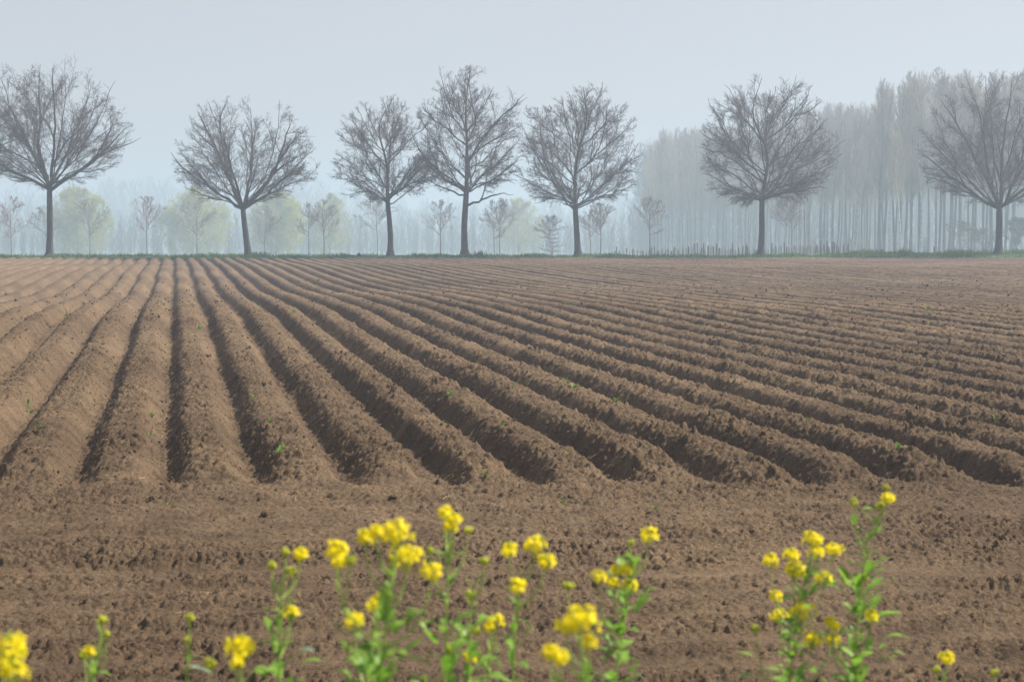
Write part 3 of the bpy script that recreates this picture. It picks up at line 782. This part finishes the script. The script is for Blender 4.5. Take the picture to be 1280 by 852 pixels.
# ------------------------------------------------------------------ seedlings in the field
def weeds():
    rng = np.random.default_rng(21); protos_ = []
    for k in range(4):
        mb = MB()
        for j in range(9 + 3 * k):
            a = rng.uniform(0, 2 * pi); L = rng.uniform(0.04, 0.10); el = rng.uniform(0.35, 1.4)
            leaf(mb, np.array([0, 0, 0.0]), np.array([cos(a) * cos(el), sin(a) * cos(el), sin(el)]), L, L * 0.10, 0.6, rng)
        protos_.append(mb.mesh('seedling', M_WEED))
    G = 'green seedlings in the ploughed soil'
    named = {(38, 518): 1.8, (562, 518): 1.7, (718, 500): 1.7, (770, 522): 1.5, (350, 588): 1.6, (712, 592): 1.0, (606, 600): 0.9,
             (705, 470): 1.6, (248, 412): 2.2, (700, 630): 1.2, (300, 560): 1.0, (820, 640): 0.9, (211, 632): 0.8, (1175, 536): 1.5, (1244, 520): 1.4}
    spots = dict(named)
    while len(spots) < 62:
        y = 345 + 240 * rng.random() ** 1.3; spots[(float(rng.uniform(0, 1280)), float(y))] = rng.uniform(0.6, 1.3) * (1 + 0.6 * (y < 430))
    for (px, py), s in spots.items():
        Y = CAM_H * FPX / (py - 281.0)
        for _ in range(6):
            p = at(px, py, Y); z = float(field_z(np.array([p[0]]), np.array([Y]), 1)[0]); Y = (CAM_H - z) * FPX / (py - 281.0)
        p = at(px, py, Y); z = float(field_z(np.array([p[0]]), np.array([Y]), 1)[0])
        o = link('seedling', protos_[int(rng.integers(0, 4))], None, (p[0], Y, z - 0.005), rng.uniform(0, 6.28)); o.scale = (s, s, s)
        tag(o, 'small green seedling sprouting from the ploughed soil', 'seedling', G)

def leaf(mb, base, d, L, W, droop, rng, seg=6, cup=0.25, wav=0.12):
    """a leaf blade: midrib plus two halves, drooping and wavy"""
    d = d / np.linalg.norm(d); side = np.cross(d, [0, 0, 1.0]); side = side / max(np.linalg.norm(side), 1e-6)
    nor = np.cross(side, d); t = np.linspace(0, 1, seg + 1)
    mid = base[None] + d[None] * (L * t)[:, None] - np.array([0, 0, 1.0])[None] * (droop * L * 0.5 * t ** 2)[:, None]
    w = W * np.sin(pi * np.clip(t * 0.93 + 0.05, 0, 1)) ** 0.75
    ph = rng.uniform(0, 6.28); wv = wav * W * np.sin(t * 9 + ph)
    A = mid - side[None] * w[:, None] + nor[None] * (cup * w + wv)[:, None]
    B = mid + side[None] * w[:, None] + nor[None] * (cup * w - wv)[:, None]
    n = seg + 1; V = np.concatenate([A, mid, B]); Q = []
    for i in range(seg):
        Q += [[i, n + i, n + i + 1, i + 1], [n + i, 2 * n + i, 2 * n + i + 1, n + i + 1]]
    mb.add(V, Q)
weeds()

def straw():
    rng = np.random.default_rng(88); mb = MB(); n = 170
    x = rng.uniform(-5, 5, n); y = rng.uniform(8.6, 24, n); z = field_z(x, y, 1) + 0.006
    a = rng.uniform(0, pi, n); L = rng.uniform(0.012, 0.05, n)
    d = np.stack([np.cos(a) * L, np.sin(a) * L, rng.normal(0, .2, n) * L], -1); p = np.stack([x, y, z], -1)
    mb.tubes(np.stack([p - d, p + d * .1 + rng.normal(0, .003, (n, 3)), p + d], 1), np.full((n, 3), 0.0022), 4)
    tag(link('straw_litter', mb.mesh('straw_litter', M_DRY)), 'bits of pale straw lying on the soil', 'straw', kind='stuff')
straw()

# ------------------------------------------------------------------ flowering rape in front
def flower_head(root, c, r, rng, n=None, open_=1.0):
    """a dome of four-petalled flowers round a knot of buds"""
    n = n or int(np.clip(r / 0.0017, 9, 26)); mb, bb = MB(), MB()
    base = np.array([0, 0, -r * 0.9])
    for i in range(n):
        ph = 2.39996 * i + rng.uniform(-.3, .3); q = (i + 0.5) / n; el = 1.25 - 1.55 * q + rng.uniform(-.12, .12)
        d = np.array([cos(ph) * cos(el), sin(ph) * cos(el), sin(el)])
        p = d * r * rng.uniform(0.50, 1.15) * np.array([1, 1, 0.9])
        t1 = np.cross(d, [0.3, 0.2, 1.0]); t1 /= np.linalg.norm(t1); t2 = np.cross(d, t1); a0 = rng.uniform(0, pi)
        s = rng.uniform(0.0075, 0.0100) * (0.8 + 0.25 * r / 0.03)
        for k in range(4):
            a = a0 + k * pi / 2 + rng.uniform(-.15, .15); e = t1 * cos(a) + t2 * sin(a); f = np.cross(d, e)
            lift = rng.uniform(0.1, 0.45)
            V = [p, p + e * s * .55 - f * s * .38 + d * s * .22 * lift, p + e * s * 1.0 - f * s * .40 + d * s * lift, p + e * s * 1.12 + d * s * lift * .9,
                 p + e * s * 1.0 + f * s * .40 + d * s * lift, p + e * s * .55 + f * s * .38 + d * s * .22 * lift]
            mb.add(V, [[0, 1, 2, 3], [0, 3, 4, 5]])
        bb.tubes(np.array([base + np.array([0, 0, r * .9 * (1 - q)]) * .6, (base + p) / 2 + np.array([0, 0, -.002]), p])[None], np.full((1, 3), 0.0008), 4)
    V0, F0 = ico(1)
    for i in range(9):
        p = np.array([rng.normal(0, r * .22), rng.normal(0, r * .22), r * .55 + rng.uniform(0, r * .35)])
        bb.add(V0 * np.array([.0022, .0022, .0042]) + p, None, F0)
    h = link('flower_head', mb.mesh('flower_head', M_PETAL), root, tuple(c))
    link('bud_cluster', bb.mesh('bud_cluster', M_BUD), h)

def bud_head(root, c, r, rng):
    bb = MB(); V0, F0 = ico(1)
    for i in range(18):
        d = unit(rng.standard_normal(3)); d[2] = abs(d[2]); p = d * r * rng.uniform(.35, .9)
        bb.add(V0 * np.array([.0024, .0024, .0046]) * rng.uniform(.8, 1.3) + p, None, F0)
        bb.tubes(np.array([[0, 0, -r * .7], p * .5, p])[None], np.full((1, 3), 0.0008), 4)
    link('bud_head', bb.mesh('bud_head', M_BUD), root, tuple(c))

def rape(label, Y, base_x, stem_px, heads, buds=(), nleaf=6, leafL=(0.05, 0.10), seed=1, extra_leaves=(), thick=0.0048, bottom=0, ylow=852, leafw=0.06):
    """stem_px: pixels the main stem runs through, from the bottom up; heads (x, y, width in pixels)"""
    rng = np.random.default_rng(seed); k = Y / FPX
    b = at(base_x, 852, Y); gz = float(verge_z(b[0], Y)); o = np.array([b[0], Y, gz])
    r = thing('rapeseed_plant', label, 'rapeseed plant', tuple(o), 0, 'flowering rape along the near edge')
    loc = lambda x, y, dy=0.0: at(x, y, Y + dy) - o
    pts = [np.zeros(3)] + [loc(x, y) for x, y in stem_px]
    P = path(pts, 26); R = thick * (1 - 0.62 * np.linspace(0, 1, 26))
    mb = MB(); mb.tubes(P[None], R[None], 6)
    zs = P[:, 2]
    def stem_at(z):
        return np.array([np.interp(z, zs, P[:, j]) for j in range(3)])
    tips = [(loc(x, y, rng.uniform(-.05, .05)), w, 0) for x, y, w in heads] + [(loc(x, y, rng.uniform(-.05, .05)), w, 1) for x, y, w in buds]
    for c, w, kind in tips:
        rad = 0.5 * w * k * 1.12
        near = stem_at(min(c[2], zs[-1]))
        off = np.linalg.norm((c - near)[:2])
        z0 = max(c[2] - max(0.06, 1.5 * off) - 0.02, 0.25)
        s0 = stem_at(min(z0, zs[-1] - 0.01)); e = c - np.array([0, 0, rad * .7])
        m = s0 * .5 + e * .5 + np.array([(e - s0)[0] * .18, (e - s0)[1] * .18, -0.12 * np.linalg.norm(e - s0)])
        bp = path([s0, m, e], 9); mb.tubes(bp[None], np.linspace(thick * .55, 0.0011, 9)[None], 5)
        if kind == 0: flower_head(r, c, rad, rng)
        else: bud_head(r, c, rad, rng)
        if off > 0.03 and rng.random() < .8:
            lm = MB(); d = unit(m - s0) * .6 + unit(rng.standard_normal(3)) * .5 + np.array([0, 0, .2]); leaf(lm, s0, d, rng.uniform(.03, .05), .007, .5, rng)
            link('leaf', lm.mesh('leaf', M_LEAF), r)
    if heads:                                     # young pods standing off the upper stem
        for i in range(7):
            z = zs[-1] - 0.02 - 0.022 * i - 0.01 * rng.random(); s0 = stem_at(z); a = 2.39996 * i + seed; L = rng.uniform(.018, .034)
            d = np.array([cos(a) * .75, sin(a) * .75, .65]); pm = MB()
            pm.tubes(path([s0, s0 + d * L * .5, s0 + d * L + np.array([0, 0, .005])], 5)[None], np.array([[.0007, .0009, .0014, .0013, .0005]]), 4)
            link('seed_pod', pm.mesh('seed_pod', M_STEM), r)
    link('stem', mb.mesh('stem', M_STEM), r)
    ztop = zs[-1]; zlo = loc(base_x, 900)[2]
    for i in range(nleaf):
        q = (i + rng.random() * .7) / nleaf; z = zlo + (ztop - 0.05 - zlo) * q; s0 = stem_at(z)
        a = 2.39996 * i + rng.uniform(-.5, .5) + seed; el = rng.uniform(.35, 1.0)
        L = (leafL[1] * (1 - q) + leafL[0] * q) * rng.uniform(.75, 1.25)
        lm = MB(); leaf(lm, s0, np.array([cos(a) * cos(el), sin(a) * cos(el), sin(el)]), L, L * rng.uniform(.12, .20), rng.uniform(.4, 1.1), rng)
        link('leaf', lm.mesh('leaf', M_LEAF), r)
    for x, y, Lpx, ang, wr, m in extra_leaves:   # the leaves that stand out in the photo
        lm = MB(); s0 = loc(x, y); a = radians(ang); L = Lpx * k
        leaf(lm, s0, np.array([cos(a), rng.uniform(-.3, .1), sin(a)]), L, L * wr, .35, rng); link('leaf', lm.mesh('leaf', m or M_LEAF), r)
        cc = stem_at(max(s0[2] - .03, .2)); mb2 = MB(); mb2.tubes(path([cc, (cc + s0) / 2, s0], 5)[None], np.full((1, 5), .0012), 4); link('leaf_stalk', mb2.mesh('leaf_stalk', M_STEM), r)
    for i in range(bottom):                      # bushy lower growth, side shoots with leaves
        z = zlo + (loc(base_x, ylow)[2] - zlo + 0.10) * rng.random(); s0 = stem_at(z); a = rng.uniform(0, 2 * pi); el = rng.uniform(.4, 1.3); L = rng.uniform(*leafL) * .85
        d = np.array([cos(a) * cos(el), sin(a) * cos(el), sin(el)]); o2 = s0 + d * rng.uniform(0.0, leafw) * np.array([1.3, 1, .6])
        lm = MB(); leaf(lm, o2, d, L, L * rng.uniform(.13, .24), rng.uniform(.3, 1.2), rng); link('leaf', lm.mesh('leaf', M_LEAF), r)
    return r

rape('rapeseed plant cut by the left border with a big blurred yellow head', 2.7, 8, [(10, 852), (12, 825)], [(14, 812, 40), (4, 832, 36), (20, 840, 26)], nleaf=3, seed=1)
rape('short rapeseed plant with two greenish half-open heads near the left border', 3.7, 112, [(116, 852), (124, 800), (127, 780)], [(111, 814, 11)], [(128, 777, 17), (106, 820, 17), (133, 795, 13)], nleaf=7, leafL=(.03, .06), seed=2)
rape('thin rapeseed stem topped by one round green bud', 3.7, 232, [(233, 852), (236, 810), (237, 778)], [], [(237, 774, 14), (234, 800, 10)], nleaf=3, leafL=(.03, .04), seed=3,
     extra_leaves=((236, 832, 30, -8, .16, M_BLUELEAF),))
rape('short rapeseed plant with one wide yellow head left of a leafy stem', 3.1, 300, [(300, 852), (303, 825)], [(303, 812, 38), (296, 830, 13)], [(264, 832, 22)], nleaf=5, leafL=(.03, .05), seed=4)
rape('tall leafy rapeseed stem with small yellow head leaning right at its top', 3.6, 350, [(349, 852), (350, 790), (352, 740), (357, 700)], [(376, 693, 17), (362, 766, 18)],
     [(340, 708, 14), (356, 692, 14), (364, 716, 18)], nleaf=13, leafL=(.035, .085), seed=5, extra_leaves=((344, 815, 58, 104, .22, None), (345, 840, 36, 168, .4, None), (372, 815, 24, 20, .4, M_BLUELEAF)), bottom=8)
rape('rapeseed plant with a single blurred yellow head and leaf, left of the central clump', 3.2, 436, [(436, 852), (432, 780), (422, 710)], [(420, 690, 26), (424, 703, 14)], [(437, 702, 18)], nleaf=2, leafL=(.03, .04), seed=6, thick=.002)
rape('bushy rapeseed plant of the central clump with the largest stacked yellow heads', 3.2, 476, [(474, 852), (482, 790), (488, 740), (494, 690)],
     [(495, 669, 38), (508, 699, 36), (540, 716, 26), (456, 673, 20), (470, 664, 12)], [(489, 700, 12)], nleaf=12, leafL=(.03, .09), seed=7, bottom=24)
rape('low rapeseed plant with two small yellow heads under the central clump', 3.3, 455, [(458, 852), (464, 800), (471, 770)], [(472, 757, 24), (443, 776, 19)], [], nleaf=8, leafL=(.03, .07), seed=8, bottom=16)
rape('tallest straight rapeseed stem of the central clump with a small top head', 3.6, 553, [(556, 852), (558, 770), (560, 700), (562, 660)], [(556, 642, 17), (567, 650, 17), (562, 658, 14)],
     [(586, 664, 12), (537, 690, 14)], nleaf=9, leafL=(.035, .085), seed=9, bottom=20, extra_leaves=((563, 700, 26, 40, .3, None), (562, 785, 46, 42, .25, None), (566, 812, 30, 70, .3, None)))
rape('leafy yellow-green rapeseed plant with drooping bud tips right of the tallest stem', 3.7, 585, [(586, 852), (588, 780), (590, 745), (600, 715)], [(588, 822, 14)], [(606, 702, 13), (588, 745, 15), (562, 815, 22)], nleaf=12, leafL=(.03, .08), seed=10, bottom=14)
rape('rapeseed plant with three separate yellow heads spreading at its top', 3.6, 640, [(641, 852), (644, 790), (647, 740), (655, 710)], [(637, 688, 20), (668, 683, 25), (682, 703, 20), (647, 735, 19)], [], nleaf=8, leafL=(.03, .07), seed=11, bottom=12)
rape('small rapeseed plant with one little yellow head left of a three-headed plant', 3.9, 610, [(611, 852), (613, 810), (615, 790)], [(619, 777, 17), (611, 784, 12)], [(596, 790, 12)], nleaf=7, leafL=(.03, .06), seed=12)
rape('close blurred rapeseed plant with the biggest round yellow head', 2.75, 730, [(731, 852), (728, 815), (725, 795)], [(726, 778, 40), (708, 784, 26), (736, 803, 15)], [], nleaf=5, leafL=(.03, .06), seed=13)
rape('low rapeseed plant with a pair of yellow heads left of the biggest round head', 2.9, 694, [(694, 852), (695, 835)], [(688, 816, 18), (702, 821, 18)], [], nleaf=3, leafL=(.02, .04), seed=14)
rape('leafy rapeseed plant leaning right with scattered small yellow heads', 3.9, 766, [(768, 852), (778, 790), (788, 730), (800, 690)], [(812, 671, 20), (772, 712, 15), (782, 713, 13), (748, 722, 17), (785, 732, 17), (767, 728, 11)],
     [(709, 733, 18), (789, 680, 10)], nleaf=20, leafL=(.03, .08), seed=15, bottom=36, ylow=770, leafw=0.05)
rape('right-hand bushy rapeseed plant with a dozen small yellow heads', 4.3, 985, [(986, 852), (993, 800), (1002, 740), (1012, 700)],
     [(963, 702, 19), (990, 694, 18), (1015, 675, 21), (1021, 690, 18), (1043, 688, 17), (992, 714, 24), (1030, 723, 17), (970, 746, 15), (1003, 764, 28), (974, 770, 18), (1015, 800, 24), (1043, 783, 11)],
     [(945, 788, 13)], nleaf=18, leafL=(.03, .08), seed=16, bottom=62, ylow=775, leafw=0.10)
rape('very tall rapeseed plant on the right with loose leafy top above all others', 4.3, 1072, [(1070, 852), (1072, 780), (1078, 720), (1088, 665), (1100, 640)],
     [(1109, 624, 17), (1090, 770, 14), (1040, 800, 16), (1037, 778, 12)], [(1068, 630, 13), (1107, 610, 9), (1100, 633, 14), (1080, 724, 14)], nleaf=22, leafL=(.035, .085), seed=17, bottom=60, ylow=765, leafw=0.08,
     extra_leaves=((1096, 772, 28, 25, .42, None), (1076, 636, 18, 10, .35, None), (1068, 655, 16, 90, .3, None), (1085, 670, 24, 30, .3, None), (1086, 710, 36, 40, .26, None), (1060, 730, 36, 112, .22, None)))
rape('lone low rapeseed stem with one small head near the lower right corner', 4.0, 1176, [(1178, 852), (1180, 838)], [(1183, 823, 15)], [(1170, 838, 10)], nleaf=3, leafL=(.02, .04), seed=18)
rape('low leafy rapeseed plant without open flowers in the lower right corner', 3.9, 1243, [(1243, 870), (1243, 848)], [], [(1243, 842, 11)], nleaf=8, leafL=(.03, .05), seed=19)

# dry stalks
def stalk(label, Y, pts, r=0.0016, seed=1):
    rng = np.random.default_rng(seed); P = [at(x, y, Y) for x, y in pts]; b = P[0].copy(); b[2] = float(verge_z(b[0], Y)) if Y < 6.9 else b[2]
    o = b.copy(); Q = path([p - o for p in [b] + P], 14); mb = MB(); mb.tubes(Q[None], (r * (1 - .55 * np.linspace(0, 1, 14)))[None], 5)
    e = Q[-1]
    for i in range(7): mb.tubes(np.array([Q[-1 - i // 2], Q[-1 - i // 2] + np.array([rng.normal(0, .008), rng.normal(0, .008), .016])])[None], np.array([[.0010, .0006]]), 3)
    tag(link('dry_stalk', mb.mesh('dry_stalk', M_DRY), None, tuple(o)), label, 'dry stalk')
stalk('pale upright dry stalk left of the right-hand flowering clump', 4.6, [(884, 852), (880, 760), (872, 650)], seed=1)
stalk('slanting dry stalk beside the pale upright one', 4.6, [(912, 852), (898, 790), (886, 730)], .0013, seed=2)
stalk('dry stalk leaning right below the very tall leafy plant', 4.2, [(1145, 856), (1120, 830), (1103, 812)], .002, seed=3)
stalk('short thick dry stalk near the foot of the upright dry one', 4.2, [(836, 856), (837, 843), (837, 832)], .003, seed=4)
stalk('thin dark-tipped dry stalk behind the tall leafy stem on the left', 3.9, [(381, 852), (378, 800), (375, 745)], .0013, seed=5)
stalk('thin dry stalk right of the three-headed rapeseed plant', 3.9, [(680, 852), (672, 815), (664, 790)], .0014, seed=6)

# ------------------------------------------------------------------ air, sky and sun
def haze():
    x, y0, y1, z0, z1 = 2700, -700, 2700, -16.0, 33.0
    V = [[a, b, c] for c in (z0, z1) for a, b in ((-x, y0), (x, y0), (x, y1), (-x, y1))]
    me = mesh_np('haze', V, [[3, 2, 1, 0], [4, 5, 6, 7], [0, 1, 5, 4], [1, 2, 6, 5], [2, 3, 7, 6], [3, 0, 4, 7]], None, None, False)
    m = bpy.data.materials.new('haze_air'); m.use_nodes = True; nt = m.node_tree
    for n in list(nt.nodes):
        if n.type != 'OUTPUT_MATERIAL': nt.nodes.remove(n)
    v = nt.nodes.new('ShaderNodeVolumePrincipled'); v.inputs['Density'].default_value = HAZE_D
    v.inputs['Color'].default_value = (0.52, 0.645, 0.79, 1); v.inputs['Anisotropy'].default_value = 0.2
    nt.links.new(v.outputs[0], nt.nodes['Material Output'].inputs['Volume'])
    me.materials.append(m); tag(link('haze', me), 'pale morning haze over the whole field', 'haze', kind='stuff')
HAZE_D = 0.0018
haze()

SUN_EL, SUN_AZ = radians(46), radians(67)      # azimuth from the view direction towards the right
wd = bpy.data.worlds.new('World'); SC.world = wd; wd.use_nodes = True
nt = wd.node_tree; bg = nt.nodes['Background']
sky = nt.nodes.new('ShaderNodeTexSky'); sky.sky_type = 'NISHITA'; sky.sun_disc = False
sky.sun_elevation = SUN_EL; sky.sun_rotation = SUN_AZ; sky.air_density = 1.0; sky.dust_density = 2.0; sky.ozone_density = 2.0
veil = nt.nodes.new('ShaderNodeMix'); veil.data_type = 'RGBA'; veil.inputs[0].default_value = 0.65   # thin white veil of high cloud
nt.links.new(sky.outputs[0], veil.inputs[6]); veil.inputs[7].default_value = (7.3, 7.05, 7.5, 1)
nt.links.new(veil.outputs[2], bg.inputs['Color']); bg.inputs['Strength'].default_value = 0.047
sd = bpy.data.lights.new('sun', 'SUN'); sd.energy = 5.0; sd.angle = radians(1.2); sd.color = (1, 0.93, 0.83)
so = bpy.data.objects.new('sun', sd); COL.objects.link(so)
dirv = Vector((sin(SUN_AZ) * cos(SUN_EL), cos(SUN_AZ) * cos(SUN_EL), sin(SUN_EL)))
so.rotation_euler = dirv.to_track_quat('Z', 'Y').to_euler(); so.location = (60, 30, 60)

# ------------------------------------------------------------------ render settings
SC.view_settings.view_transform = 'Standard'; SC.view_settings.look = 'None'
SC.view_settings.exposure = 1.08; SC.view_settings.gamma = 1.0; SC.view_settings.use_curve_mapping = False
SC.render.engine = 'CYCLES'
cy = SC.cycles
cy.use_denoising = True; cy.use_adaptive_sampling = False
try: cy.denoiser = 'OPENIMAGEDENOISE'; cy.denoising_input_passes = 'RGB_ALBEDO_NORMAL'
except Exception: pass
cy.max_bounces = 6; cy.diffuse_bounces = 3; cy.glossy_bounces = 2; cy.transmission_bounces = 4; cy.volume_bounces = 1; cy.transparent_max_bounces = 8
cy.volume_step_rate = 1.0
